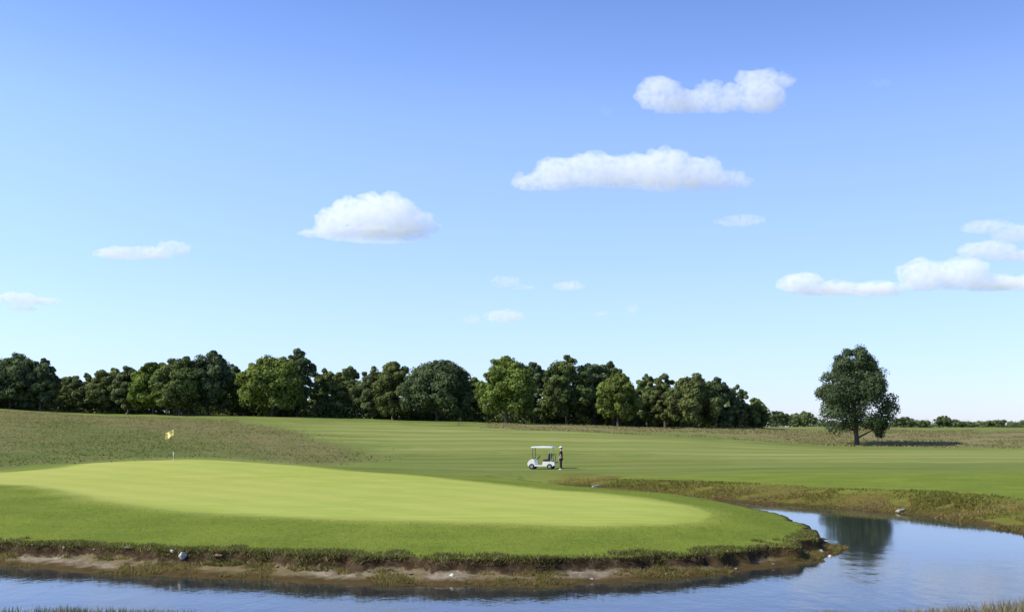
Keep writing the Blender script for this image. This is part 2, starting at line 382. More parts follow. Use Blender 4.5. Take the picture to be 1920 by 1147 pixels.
# ------------------------------------------------------------------ grass
def blade_mat(name, c1, c2, c3):
    m = N(name); v = m.attr('v')
    c = m.mix(m.ramp(v, 0, .5), c1, c2); c = m.mix(m.ramp(v, .5, 1), c, c3)
    d = m.n('ShaderNodeBsdfDiffuse'); t = m.n('ShaderNodeBsdfTranslucent'); m.link(c, d.inputs[0]); m.link(c, t.inputs[0])
    x = m.n('ShaderNodeMixShader', i_0=.5); m.link(d.outputs[0], x.inputs[1]); m.link(t.outputs[0], x.inputs[2])
    return m.surf(x.outputs[0])
def blades(name, x, y, hgt, wid, mat, lean=.35, v=None, sink=.02):
    n = len(x); z = ground(x, y) - sink; a = rng.uniform(0, 2*math.pi, n)
    base = np.stack([x, y, z], 1); side = np.stack([np.cos(a), np.sin(a), a*0], 1) * (wid/2)[:, None]
    ln = rng.normal(0, lean, (n, 2)); tip = base + np.stack([ln[:,0]*hgt, ln[:,1]*hgt, hgt], 1)
    mid = base * .45 + tip * .55; mid[:, 2] += hgt * .06
    V = np.stack([base - side, base + side, mid + side*.7, tip, mid - side*.7], 1).reshape(-1, 3)
    i = np.arange(n)[:, None] * 5
    tri = np.concatenate([np.concatenate([i, i+1, i+2], 1), np.concatenate([i, i+2, i+4], 1), np.concatenate([i+4, i+2, i+3], 1)], 0)
    vv = rng.random(n) if v is None else v
    me = np_mesh(name, V, tri, False, None, dict(v=np.tile(vv, 3)))
    me.materials.append(mat); return tag(link(name, me), kind='stuff')
def scatter(n, x0, x1, y0, y1, cond):
    X, Y = [], []; c = 0
    while c < n:
        x = rng.uniform(x0, x1, n); y = rng.uniform(y0, y1, n); k = cond(x, y); X.append(x[k]); Y.append(y[k]); c += k.sum()
    return np.concatenate(X)[:n], np.concatenate(Y)[:n]
def inview(x, y, mar=1.5): return (np.abs(x) < y * .47 + mar)

M_bank = blade_mat('bank_blades', (.05,.065,.010,1), (.15,.155,.03,1), (.38,.34,.16,1))
M_fringe = blade_mat('fringe_blades', (.13,.18,.02,1), (.18,.225,.028,1), (.26,.285,.06,1))
M_rough = blade_mat('rough_blades', (.14,.19,.04,1), (.23,.225,.07,1), (.34,.28,.14,1))
M_reed = blade_mat('reed_blades', (.13,.15,.03,1), (.22,.18,.05,1), (.34,.25,.11,1))
M_fore = blade_mat('foreground_blades', (.07,.10,.02,1), (.22,.19,.09,1), (.42,.34,.22,1))

def c1(x, y):
    s = shore_d(x, y); u = (vnoise(x, y, .7, 11) + 1) / 2
    return (s > beach_w(x, y) + .12 - .35*(u > .6)) & (s < beach_w(x, y) + .5 + .9 * u) & (y < 40.5) & inview(x, y) & (rng.random(len(x)) < .15 + .85*u*u)
x, y = scatter(32000, -18, 16, 28.5, 52, c1)
blades('bank_grass', x, y, rng.uniform(.03, .15, len(x)) * np.interp(x, [4, 12], [1, .55]), rng.uniform(.012, .03, len(x)), M_bank, .8, np.clip(rng.normal(.45, .33, len(x)), 0, 1))
def c1b(x, y):
    s = shore_d(x, y); return (s > .1) & (s < beach_w(x, y)) & (y < 42) & inview(x, y) & (vnoise(x, y, 1.3, 12) + .6*vnoise(x, y, .3, 13) > .05)
x, y = scatter(15000, -18, 16, 28.5, 52, c1b)
blades('waterside_weeds', x, y, rng.uniform(.03, .13, len(x)), rng.uniform(.012, .03, len(x)), M_reed, .6)
def c2(x, y):
    s = shore_d(x, y); return (s > beach_w(x, y) + .4) & inview(x, y) & (sdf(green_poly, x, y) < -.25) & (y < 28.5 + 46 * rng.random(len(x))**1.8)
x, y = scatter(85000, -32, 18, 29, 74, c2)
blades('fringe_grass', x, y, rng.uniform(.015, .05, len(x)), rng.uniform(.012, .03, len(x)), M_fringe, .5)
def c3(x, y):
    s = shore_d(x, y); return (s > .0) & (s < np.interp(x, [2, 7, 14], [1.8, 3.2, 5.2])) & (y > 45) & (x > 2.5 + 1.5*rng.random(len(x))) & inview(x, y, 4) & (sdf(PENP, x, y) < 0) & (rng.random(len(x)) < np.clip(1.2 - s/6, .1, 1)) & (vnoise(x,y,1.4,14) > -.55)
PENP = [w2(p) for p in PEN[:12]] + [(-60, 37), (-60, 77)]
x, y = scatter(26000, -2, 34, 40, 90, c3)
blades('far_bank_reeds', x, y, rng.uniform(.04, .15, len(x)) * (1 + .8*vnoise(x, y, 2.2, 23)), rng.uniform(.03, .08, len(x)), M_reed, .6, np.clip(.45 + .4*vnoise(x, y, 2.6, 24) + rng.normal(0, .2, len(x)), 0, 1))
def c4(x, y):
    return (sdf(rough_poly, x, y) + 1.6*rng.normal(0, 1, len(x)) > 1) & (vnoise(x, y, 3.5, 15) + .5*vnoise(x, y, 1.2, 16) > -.3 + .5*rng.normal(0, 1, len(x)))
x, y = scatter(42000, -110, -8, 84, 215, c4)
vv = np.clip(np.where(sdf(brown_poly, x, y) + rng.normal(0, 5, len(x)) > 0, .66, .24) + .12*vnoise(x, y, 9, 17) + .12*vnoise(x, y, 3, 18) + rng.normal(0, .13, len(x)), 0, 1)
blades('rough_grass', x, y, rng.uniform(.04, .20, len(x)), rng.uniform(.08, .2, len(x)), M_rough, .8, vv)
def c5(x, y): return (sdf(tan_poly, x, y) > -2) & (vnoise(x, y, 5, 19) > -.2)
x, y = scatter(26000, -15, 110, 120, 240, c5)
blades('meadow_grass', x, y, rng.uniform(.08, .3, len(x)), rng.uniform(.1, .22, len(x)), M_rough, .8, np.clip(rng.normal(.72, .2, len(x)), 0, 1))
def c6(x, y):
    s = shore_d(x, y); dens = np.where(x < -5, .8, np.where(x > 6.5, .9, .35)) * (.5 + .5*vnoise(x, y, .8, 20))
    return (s > -.1) & (y < 26) & inview(x, y, 1) & (rng.random(len(x)) < dens)
x, y = scatter(9000, -14, 14, 22.8, 25.4, c6)
hh = np.interp(x, [-14, -8, -5, 5, 8, 12], [.26, .22, .12, .10, .22, .42]) * rng.uniform(.3, 1, len(x)) * (1 + .5*vnoise(x, y, .9, 25))
blades('shore_grass', x, y, hh, rng.uniform(.01, .022, len(x)), M_fore, .3, np.clip(np.where(x < -4, .3, .65) + rng.normal(0, .22, len(x)), 0, 1))

# ------------------------------------------------------------------ trees
def leaf_mat(name, tr=.33):
    m = N(name); v = m.attr('v'); oi = m.n('ShaderNodeObjectInfo')
    dk = m.n('ShaderNodeVectorMath', operation='SCALE'); m.link(oi.outputs['Color'], dk.inputs[0]); m.link(m.ramp(v, 0, 1, .6, 1.5), dk.inputs['Scale'])
    hue = m.mix(m.ramp(v, .55, 1.0, 0, .3), dk.outputs[0], (.16,.17,.04,1))
    d = m.n('ShaderNodeBsdfDiffuse'); t = m.n('ShaderNodeBsdfTranslucent'); m.link(hue, d.inputs[0]); m.link(hue, t.inputs[0])
    x = m.n('ShaderNodeMixShader', i_0=tr); m.link(d.outputs[0], x.inputs[1]); m.link(t.outputs[0], x.inputs[2])
    return m.surf(x.outputs[0])
M_leaf = leaf_mat('tree_leaves')
mb = N('bark'); pb = mb.pos(); nb = mb.noise(pb, 6, 5, .7)
bb = mb.n('ShaderNodeBsdfPrincipled', i_Roughness=.95); mb.link(mb.mix(nb, (.03,.022,.016,1), (.12,.095,.07,1)), bb.inputs['Base Color'])
bm_ = mb.n('ShaderNodeBump', i_Distance=.05); mb.link(nb, bm_.inputs['Height']); mb.link(bm_.outputs[0], bb.inputs['Normal'])
M_bark = mb.surf(bb.outputs[0])

def tube(paths, seg=8):
    V, F = [], []
    for path, radii in paths:
        path = np.array(path, float); b0 = len(V)
        for i, (q, r) in enumerate(zip(path, radii)):
            t = path[min(i+1, len(path)-1)] - path[max(i-1, 0)]; t /= np.linalg.norm(t)
            u = np.cross(t, [0, 1, .13]); u /= np.linalg.norm(u); v = np.cross(t, u)
            for j in range(seg):
                a = 2*math.pi*j/seg; V.append(q + r*(math.cos(a)*u + math.sin(a)*v))
        for i in range(len(path)-1):
            for j in range(seg):
                F.append((b0+i*seg+j, b0+i*seg+(j+1) % seg, b0+(i+1)*seg+(j+1) % seg, b0+(i+1)*seg+j))
    return np.array(V), np.array(F)

def prof_dome(t): return np.where(t < .35, .82 + .18*np.sin(np.clip(t/.35, 0, 1)*math.pi/2), np.sqrt(np.clip(1-((t-.35)/.65)**2.3, 0, 1)))
def prof_oval(t): return np.where(t < .28, .62 + .38*np.sin(np.clip(t/.28, 0, 1)*math.pi/2), np.clip(1-((t-.28)/.72)**1.9, 0, 1)**.62)
def prof_cone(t): return np.clip(1 - t**1.3, 0, 1)**.8 * (.75 + .25*np.clip(t/.15, 0, 1))

def tree(x, y, h, wid, col, label, kind='dome', cat='tree', group='trees of the treeline', clumps=95, per=95, leaf=.36, zb=.0, name='broadleaf_tree', gaps=0.0, seed=None):
    r = np.random.default_rng(seed if seed is not None else int(abs(x*131 + y*17)) + 3)
    pf = dict(dome=prof_dome, oval=prof_oval, cone=prof_cone)[kind]
    z0 = float(ground(np.array([x]), np.array([y]))[0]) - .1
    root = empty(name, (x, y, z0)); tag(root, label, cat, group)
    hc = h - zb; hw = wid/2; cl = hw * .30
    # boughs: big billows over the envelope; the leaf clumps sit on them, a few fill the core
    nbh = int(10 + clumps / 11)
    tb = (np.arange(nbh) + r.uniform(.1, .9, nbh)) / nbh; tb = tb ** .9 * .97
    ab = np.arange(nbh) * 2.39996 + r.uniform(-.5, .5, nbh)
    rb = hw * r.uniform(.36, .52, nbh) * (.68 + .32*pf(tb))
    Rb_ = np.maximum(pf(tb) * hw * r.uniform(.90, 1.04, nbh) - rb*.85, 0)
    cb = np.stack([Rb_*np.cos(ab), Rb_*np.sin(ab), zb + rb*.75 + tb*(hc - rb*1.6)], 1)
    w_ = rb**1.6; w_ /= w_.sum(); bi = r.choice(nbh, clumps, p=w_)
    dv = r.normal(0, 1, (clumps, 3)) + np.stack([np.cos(ab[bi])*.8, np.sin(ab[bi])*.8, np.full(clumps, .35)], 1)
    dv /= np.linalg.norm(dv, axis=1)[:, None]
    cr = rb[bi] * r.uniform(.28, .55, clumps)
    c = cb[bi] + dv * ((rb[bi] - cr) * np.where(r.random(clumps) < .8, 1, .3))[:, None] * np.array([1, 1, .85])
    nc = clumps // 5; tc_ = r.uniform(.08, .8, nc); ac = r.uniform(0, 6.28, nc); rc_ = hw*pf(tc_)*r.uniform(0, .55, nc)
    c = np.concatenate([c, np.stack([rc_*np.cos(ac), rc_*np.sin(ac), zb + cl*.8 + tc_*(hc - cl*1.6)], 1)]); cr = np.concatenate([cr, np.full(nc, cl*.9)])
    t = (c[:, 2] - zb) / hc; th = np.arctan2(c[:, 1], c[:, 0]); bgi = np.concatenate([bi, r.integers(0, nbh, nc)])
    bv = r.normal(0, .16, nbh)[bgi]; clumps = len(c)
    if gaps:
        keep = np.ones(clumps, bool)
        for _ in range(int(gaps)):
            a = r.uniform(0, 2*math.pi); tt = r.uniform(.2, .8)
            keep &= ~((np.abs(np.angle(np.exp(1j*(th-a)))) < .25) & (np.abs(t-tt) < .06))
        c, cr, t, bv = c[keep], cr[keep], t[keep], bv[keep]
    n = len(c); cv = np.clip(r.normal(.47, .17, n) + bv, 0, 1)
    idx = np.repeat(np.arange(n), per); N_ = len(idx)
    d = r.normal(0, 1, (N_, 3)); d[:, 2] += .35; d /= np.linalg.norm(d, axis=1)[:, None]
    rr = cr[idx] * (r.uniform(.55, 1.08, N_)); 
    pnt = c[idx] + d * rr[:, None] * np.array([1, 1, .78])
    nm = d + r.normal(0, .3, (N_, 3)); nm /= np.linalg.norm(nm, axis=1)[:, None]
    u = np.cross(nm, r.normal(0, 1, (N_, 3))); u /= np.linalg.norm(u, axis=1)[:, None]; v = np.cross(nm, u)
    sz = leaf * r.uniform(.6, 1.3, N_)[:, None] / 2
    V = np.stack([pnt - u*sz, pnt - v*sz*.7, pnt + u*sz, pnt + v*sz*.7], 1).reshape(-1, 3)
    V[:, 2] = np.maximum(V[:, 2], .02)
    F = np.arange(N_*4).reshape(-1, 4)
    me = np_mesh('crown', V, F, False, None, dict(v=np.clip(cv[idx] + r.normal(0, .16, N_), 0, 1)))
    cr_o = link('crown', me, M_leaf, root); cr_o.color = (*col, 1)
    tr = max(.14, h*.022)
    top = zb + hc*.72; paths = [([(0, 0, -.15), (0, 0, .15), (r.normal(0, .08), r.normal(0, .08), zb*.6+.5), (r.normal(0, .2), r.normal(0, .2), (zb+top)*.5), (0, 0, top)], [tr*1.7, tr*1.25, tr, tr*.7, tr*.2])]
    for i in range(9):
        a = i*2.4 + r.uniform(-.3, .3); s = zb*.9 + .6 + (top-zb)*i/11; L = hw*pf(np.array((s-zb)/hc))*.75
        paths.append(([(0, 0, s), (math.cos(a)*L*.45, math.sin(a)*L*.45, s+L*.22), (math.cos(a)*L, math.sin(a)*L, s+L*.5)], [tr*.45, tr*.28, tr*.08]))
    V, F = tube(paths); link('trunk', np_mesh('trunk', V, F, True), M_bark, root)
    return root

DK = (.105,.142,.064); MD = (.130,.170,.055); BR = (.155,.205,.045); OL = (.145,.175,.060); GY = (.14,.175,.072); YG = (.160,.205,.048)
# (px of trunk, py of top, width px, distance, colour, profile, label)
TREES = [
 (-62,662,120,214,DK,'dome','dark tree cut off by the left picture edge, mostly out of sight'),
 (22,658,124,212,DK,'dome','broad almost black tree standing at the left picture edge'),
 (80,669,70,211,DK,'oval','narrower dark tree at the right end of the black clump on the left'),
 (132,702,62,224,OL,'dome','low olive tree just right of the black clump on the left'),
 (160,699,60,221,GY,'dome','low grey-green tree second in the dip right of the black clump'),
 (200,685,76,219,OL,'dome','medium olive tree with a rounded top at the foot of the rising wood'),
 (242,683,64,214,GY,'dome','grey-green tree left of the brightest green tree above the flag'),
 (290,674,92,211,BR,'dome','bright green bushy tree straight above and left of the golf flag'),
 (340,665,104,208,MD,'dome','mid green tree whose trunk line stands just above the golf flag'),
 (392,655,104,210,DK,'dome','tallest dark tree of the left wood, shaded on its right side'),
 (436,676,60,220,GY,'dome','thin grey-green tree in the notch right of the tallest left tree'),
 (462,690,52,214,MD,'dome','small low tree tucked against the left of the wide yellow-green tree'),
 (512,660,128,207,YG,'dome','wide yellow-green tree with lit left side, left of the ragged-topped tree'),
 (560,651,80,213,DK,'oval','dark tree with a ragged top that stands highest in the treeline'),
 (612,690,64,220,MD,'dome','small green tree right below the ragged-topped dark tree'),
 (652,685,72,217,OL,'dome','brownish-olive tree in the low middle-left stretch of the wood'),
 (700,682,66,214,GY,'dome','greyish tree left half of the pale pair in the middle-left wood'),
 (738,676,84,211,OL,'dome','pale olive tree touching the big dark round one on its right'),
 (820,669,138,206,DK,'dome','big round dark blue-green tree left of the bright tree in the middle'),
 (882,700,56,217,MD,'dome','low green tree filling the gap right of the big round dark tree'),
 (950,662,112,196,BR,'dome','bright green tall tree in the middle whose trunk shows at its foot'),
 (1002,672,66,211,DK,'dome','dark tree behind the right shoulder of the bright middle tree'),
 (1062,664,104,205,MD,'dome','tall domed green tree directly above the golf cart'),
 (1112,674,84,210,DK,'dome','dark tree sloping down to the right of the tall dome above the cart'),
 (1140,676,74,214,MD,'dome','mid green tree behind the yellowish front tree right of the cart'),
 (1158,697,88,194,YG,'dome','yellowish round tree standing forward of the wood right of the cart'),
 (1212,699,60,208,MD,'dome','small tree right beside the yellowish forward tree'),
 (1246,698,58,205,OL,'dome','small olive tree between two bigger ones right of centre'),
 (1300,698,104,200,OL,'dome','wide olive tree with sunlit left side in the right part of the wood'),
 (1345,703,68,204,DK,'dome','dark tree on the right shoulder of the wide olive tree'),
 (1382,721,46,207,GY,'dome','short grey-green tree where the wood steps down on the right'),
 (1414,746,50,210,MD,'dome','last and lowest full tree at the right end of the wood'),
]
def ground_base(d, px):
    x = (px - 960) / F0 * d; return x, float(ground(np.array([x]), np.array([d]))[0])
for (px, py, wpx, d, col, kd, lab) in TREES:
    x, z = ground_base(d, px); top = (at(px, py, d))[2]
    j = np.array(col) * rng.uniform(.9, 1.1)
    tree(x, d, (top - z)*1.02 + .25, wpx * d / F0 * 1.06, tuple(j), lab, kd, zb=.1 if px != 950 and px != 1158 else .9, clumps=int(np.clip(wpx*1.9, 110, 230)), per=125, leaf=.46)
# the lone tree
x, z = ground_base(158, 1602); top = at(1602, 641, 158)[2]
tree(x, 158, (top - z)*1.03 + .2, 12.7, (.085,.118,.055), 'lone tall oval tree standing apart on the right, bare trunk showing', 'oval', zb=.5, clumps=340, per=150, leaf=.27,
     group=None, name='lone_tree', gaps=12, seed=21)
# far trees
FT = [(1452,766,44,290,'low dark tree just right of the end of the wood'),(1480,771,40,310,'small pale round tree midway between the wood and the lone tree'),
      (1506,766,44,300,'small dark tree nearly touching the lone tree on its left'),(1690,780,40,330,'low distant tree directly right of the lone tree'),
      (1722,786,38,350,'second tiny distant tree right of the lone tree'),(1764,778,32,345,'distant round tree sticking up above the right hedge line'),
      (1800,789,40,380,'flat distant bush between the two humps of the right hedge line'),(1832,790,36,390,'low distant bush left of the last hump on the right'),
      (1862,786,36,380,'last distant hump-shaped tree before the right picture edge'),(1905,794,40,430,'faint tiny distant tree at the right picture edge')]
for (px, py, wpx, d, lab) in FT:
    x, z = ground_base(d, px); top = at(px, py, d)[2]
    tree(x, d, max(top - z, 1.5) + .2, wpx*d/F0*1.15, tuple(np.array(GY)*rng.uniform(.7, 1.1)), lab, 'dome', group='small distant trees on the horizon', zb=.05, clumps=60, per=60, leaf=.45, name='distant_tree')
# undergrowth along the foot of the wood
def leaf_mass(name, pts, rad, per, leaf, col, seed):
    r = np.random.default_rng(seed); idx = np.repeat(np.arange(len(pts)), per); n = len(idx)
    d = r.normal(0, 1, (n, 3)); d[:, 2] = np.abs(d[:, 2]); d /= np.linalg.norm(d, axis=1)[:, None]
    p = pts[idx] + d * (rad[idx]*r.uniform(.5, 1.05, n))[:, None]
    nm = d + r.normal(0, .5, (n, 3)); nm /= np.linalg.norm(nm, axis=1)[:, None]
    u = np.cross(nm, r.normal(0, 1, (n, 3))); u /= np.linalg.norm(u, axis=1)[:, None]; v = np.cross(nm, u); s = leaf*r.uniform(.6, 1.3, n)[:, None]/2
    V = np.stack([p-u*s, p-v*s*.7, p+u*s, p+v*s*.7], 1).reshape(-1, 3)
    me = np_mesh(name, V, np.arange(n*4).reshape(-1, 4), False, None, dict(v=np.clip(r.normal(.4, .15, len(pts))[idx] + r.normal(0, .15, n), 0, 1)))
    o = link(name, me, M_leaf); o.color = (*col, 1); return tag(o, kind='stuff')
pp = []
for px in np.arange(-120, 1430, 2.2):
    d = np.interp(px, [-120, 100, 400, 900, 1430], [216, 222, 220, 216, 214]) + rng.uniform(-3, 9); x = (px-960)/F0*d; pp.append((x, d, float(ground(np.array([x]), np.array([d]))[0]) + rng.uniform(-1.6, 2.4)))
leaf_mass('undergrowth', np.array(pp), rng.uniform(1.8, 3.0, len(pp)), 190, .48, MD, 5)
pp = []
for px in np.arange(1425, 2100, 3.2):
    d = np.interp(px, [1425, 1600, 1950, 2100], [300, 330, 440, 460]) + rng.uniform(-6, 6); x = (px-960)/F0*d
    pp.append((x, d, float(ground(np.array([x]), np.array([d]))[0]) + rng.uniform(0, .6)))
leaf_mass('far_hedge', np.array(pp), rng.uniform(1.0, 1.9, len(pp)) * np.interp([q[0] for q in pp], [60, 210], [1.5, .9]), 60, .5, GY, 6)

# ------------------------------------------------------------------ small solids
def bm_obj(name, build, mat, parent=None, bevel=0.0, smooth=False):
    bm = bmesh.new(); build(bm)
    if bevel: bmesh.ops.bevel(bm, geom=[e for e in bm.edges if len(e.link_faces) == 2 and e.calc_face_angle(0) > .6], offset=bevel, segments=2, affect='EDGES', clamp_overlap=True)
    bmesh.ops.recalc_face_normals(bm, faces=bm.faces)
    me = bpy.data.meshes.new(name); bm.to_mesh(me); bm.free()
    if smooth: me.polygons.foreach_set('use_smooth', [True]*len(me.polygons))
    return link(name, me, mat, parent)
def box(bm, c, s, rot=None):
    M = Matrix.Translation(c) @ (rot or Matrix.Identity(4)) @ Matrix.Diagonal((*s, 1)); bmesh.ops.create_cube(bm, size=1, matrix=M)
def cyl(bm, a, b, r1, r2=None, seg=16):
    a, b = Vector(a), Vector(b); d = b - a
    bmesh.ops.create_cone(bm, cap_ends=True, segments=seg, radius1=r1, radius2=r1 if r2 is None else r2, depth=d.length,
        matrix=Matrix.Translation((a+b)/2) @ d.to_track_quat('Z', 'Y').to_matrix().to_4x4())
def prism(bm, pts, x0, x1, ax=1):                     # outline in the xz plane, extruded along y
    A = [bm.verts.new((p[0], x0, p[1])) for p in pts]; B = [bm.verts.new((p[0], x1, p[1])) for p in pts]; n = len(pts)
    bm.faces.new(A); bm.faces.new(B[::-1])
    for i in range(n): bm.faces.new((A[i], B[i], B[(i+1) % n], A[(i+1) % n]))

M_white = simple('white_paint', (.78,.77,.70,1), .3, coat=.3, var=.03)
M_cream = simple('cream_shell', (.72,.70,.60,1), .3, coat=.4, var=.03)
M_black = simple('black_rubber', (.018,.018,.018,1), .8)
M_seat = simple('dark_vinyl', (.03,.03,.033,1), .5)
M_metal = simple('brushed_metal', (.6,.6,.6,1), .3, metal=1.0)
M_stone = simple('pale_stone', (.62,.58,.52,1), .9, var=.2, scale=14)
M_stone2 = simple('dull_stone', (.34,.30,.26,1), .9, var=.25, scale=14)
M_tan = simple('tan_stone', (.42,.38,.30,1), .9, var=.25, scale=9)
M_flag = simple('flag_cloth', (.90,.70,.24,1), .8, var=.05)

# golf cart, front towards -x
gx, gy = at(1017, 878, 92)[0], 92.0
gz = float(ground(np.array([gx]), np.array([gy]))[0])
cart = empty('golf_cart', (gx, gy, gz), R(-14)); tag(cart, 'white golf cart with a roof parked on the fairway', 'golf cart')
bm_obj('body', lambda b: (prism(b, [(-1.12,.28),(-1.15,.5),(-1.0,.72),(-.72,.86),(-.6,.82),(-.5,.36),(.1,.34),(.14,.62),(.72,.64),(1.12,.6),(1.14,.32),(.95,.26),(-.9,.24)], -.56, .56)), M_cream, cart, .04)
bm_obj('seat', lambda b: box(b, (.42,0,.74), (.5,1.08,.16)), M_seat, cart, .04)
bm_obj('backrest', lambda b: box(b, (.66,0,1.05), (.12,1.06,.5), Matrix.Rotation(R(10),4,'Y')), M_seat, cart, .04)
bm_obj('roof', lambda b: prism(b, [(-.86,1.78),(-.8,1.86),(0,1.9),(.92,1.87),(.98,1.79),(.9,1.76),(-.8,1.75)], -.6, .6), M_white, cart, .03)
for sx, tx in ((-.72,-.7), (.82,.84)):
    for sy in (-.5, .5):
        bm_obj('post', lambda b: cyl(b, (sx*.98, sy, .7 if sx < 0 else .6), (tx, sy, 1.78), .022, seg=8), M_metal if sx > 0 else M_black, cart)
bm_obj('windscreen_frame', lambda b: (box(b, (-.71,0,.88), (.03,1.0,.03)), box(b, (-.70,0,1.70), (.03,1.0,.03)), box(b, (-.705,-.48,1.29), (.025,.03,.8)), box(b, (-.705,.48,1.29), (.025,.03,.8))), M_black, cart)
sw = bm_obj('steering_wheel', lambda b: None, M_black, cart)
bm = bmesh.new()
T = Matrix.Translation((-.22, -.26, .98)) @ Matrix.Rotation(R(-55), 4, 'Y'); Q = [T @ Vector((.17*math.cos(a), .17*math.sin(a), 0)) for a in np.linspace(0, 2*math.pi, 21)]
for i in range(20): cyl(bm, Q[i], Q[i+1], .016, seg=6)
cyl(bm, T @ Vector((0,0,0)), (-.55,-.26,.72), .02, seg=6); cyl(bm, Q[0], Q[10], .014, seg=6)
bm.to_mesh(sw.data); bm.free()
bm_obj('bag_rack', lambda b: (box(b, (1.12,0,.55), (.3,.9,.05)), cyl(b, (.98,-.45,1.2), (.98,.45,1.2), .02, seg=8), cyl(b, (1.05,-.45,.6), (.98,-.45,1.2), .02, seg=8), cyl(b, (1.05,.45,.6), (.98,.45,1.2), .02, seg=8)), M_black, cart)
for sy in (-.38, .38): bm_obj('headlight', lambda b: cyl(b, (-1.12,sy,.56), (-1.07,sy,.56), .07), M_metal, cart, .008)
for wx in (-.78, .72):
    for sy in (-.5, .5):
        s = 1 if sy > 0 else -1
        wh = empty('wheel', (wx, sy, .23)); wh.parent = cart
        ty = bm_obj('tyre', lambda b: cyl(b, (0,-.1,0), (0,.1,0), .23, seg=24), M_black, wh, .03)
        bm_obj('rim', lambda b: cyl(b, (0,s*.09,0), (0,s*.112,0), .12, seg=20), M_metal, wh, .01)

# golf flag
fx, fy = at(325, 860, 79)[0], 79.0
fz = float(ground(np.array([fx]), np.array([fy]))[0])
pin = empty('flagstick', (fx, fy, fz)); tag(pin, 'golf flagstick with a limp pale yellow flag at the back of the green', 'golf flag')
M_pole = simple('pole_paint', (.20,.17,.07,1), .5)
bm_obj('pole', lambda b: cyl(b, (0,0,.62), (-.05,0,2.2), .013, .010, 10), M_pole, pin)
bm_obj('lower_pole', lambda b: (cyl(b, (.0,0,-.05), (0,0,.38), .014, .014, 10), cyl(b, (0,0,.38), (0,0,.62), .03, .03, 12)), M_white, pin, .004)
nu, nv = 14, 10; V = []
for i in range(nu+1):
    for j in range(nv+1):
        u, v = i/nu, j/nv
        V.append((-.04 - u*.56, .07*math.sin(u*9 + v*1.5)*u**.5 + .02*math.sin(v*5), 2.18 - v*.42 - u*.24*(1 + .3*v) + .02*math.sin(u*7)))
V = np.array(V); gi = np.arange(len(V)).reshape(nu+1, nv+1)
F = np.stack([gi[:-1,:-1].ravel(), gi[1:,:-1].ravel(), gi[1:,1:].ravel(), gi[:-1,1:].ravel()], 1)
fl = link('flag', np_mesh('flag', V, F, True), M_flag, pin)
sol = fl.modifiers.new('thickness', 'SOLIDIFY'); sol.thickness = .004

# stones by the water
def stone(px, py, sz, mat, label, d=None, seed=0, grp='stones along the pond bank'):
    r = random.Random(seed + int(px)); x, y = hit(px, py)
    z = float(ground(np.array([x]), np.array([y]))[0])
    def b(bm):
        bmesh.ops.create_icosphere(bm, subdivisions=3, radius=1)
        off = [Vector((r.gauss(0,1), r.gauss(0,1), r.gauss(0,1))).normalized() for _ in range(16)]
        for v in bm.verts:
            for o in off:
                k = v.co.dot(o) - .66
                if k > 0: v.co -= o * k * .95
            v.co = Vector((v.co.x*sz[0], v.co.y*sz[1], v.co.z*sz[2]))
    o = bm_obj('stone', b, mat); o.location = (x, y, z + sz[2]*.25); o.rotation_euler = (0, 0, r.uniform(0, 3)); return tag(o, label, 'stone', grp)
stone(342, 1054, (.17,.10,.13), M_stone, 'largest white stone on the muddy bank at left')
stone(322, 1050, (.07,.06,.06), M_stone, 'small pale stone just left of the largest white stone')
stone(848, 1079, (.12,.09,.055), M_stone, 'flat white stone near the waterline below the middle of the green')
stone(120, 1036, (.07,.06,.07), M_stone2, 'small greyish stone on the mud near the left picture edge')
stone(238, 1041, (.09,.07,.05), M_stone2, 'grey stone on the mud between the left edge and the white stone')
stone(408, 1052, (.13,.09,.06), simple('russet_stone', (.42,.22,.14,1), .9, var=.2), 'russet stone lying just right of the largest white stone')
stone(1540, 1036, (.10,.09,.10), M_stone, 'bright white stone at the tip of the grassy spit')
stone(1556, 1044, (.07,.06,.06), M_stone, 'small white stone below the bright one at the tip of the spit')
stone(1118, 913, (.5,.3,.14), M_tan, 'long pale flat stone on the far bank behind the green')
stone(1690, 958, (.55,.25,.10), M_tan, 'pale flat stone at the far waterline right of the tree reflection')
for i, (px, py) in enumerate([(60,1033),(176,1037),(520,1062),(700,1074),(770,1078),(960,1086),(1110,1086),(1250,1078),(1380,1066),(1450,1058)]):
    o = stone(px, py, (rng.uniform(.05,.1), .05, .035), M_stone2, 'small dull pebble on the mud strip below the green', grp='small dull pebbles on the mud strip')

# ------------------------------------------------------------------ person beside the cart
def skin(name, verts, edges, radii, mat, parent, sub=2, root=0):
    me = bpy.data.meshes.new(name); me.from_pydata(verts, edges, [])
    o = bpy.data.objects.new(name, me); C.objects.link(o)
    md = o.modifiers.new('s', 'SKIN')
    for i, r_ in enumerate(radii):
        v = me.skin_vertices[0].data[i]; v.radius = (r_, r_) if not isinstance(r_, tuple) else r_; v.use_root = (i == root)
    sb = o.modifiers.new('u', 'SUBSURF'); sb.levels = sub; sb.render_levels = sub
    dg = bpy.context.evaluated_depsgraph_get(); me2 = bpy.data.meshes.new_from_object(o.evaluated_get(dg))
    bpy.data.objects.remove(o); me2.name = name; me2.materials.clear(); me2.materials.append(mat)
    me2.polygons.foreach_set('use_smooth', [True]*len(me2.polygons))
    return link(name, me2, None, parent)
M_skin = simple('skin', (.50,.32,.23,1), .6, var=.05)
M_shirt = simple('navy_shirt', (.02,.022,.03,1), .9)
M_trou = simple('black_trousers', (.015,.015,.018,1), .9)
M_hair = simple('short_hair', (.05,.035,.02,1), .8)
px_, py_ = at(1052, 879, 90)[0], 90.0; pz_ = float(ground(np.array([px_]), np.array([py_]))[0])
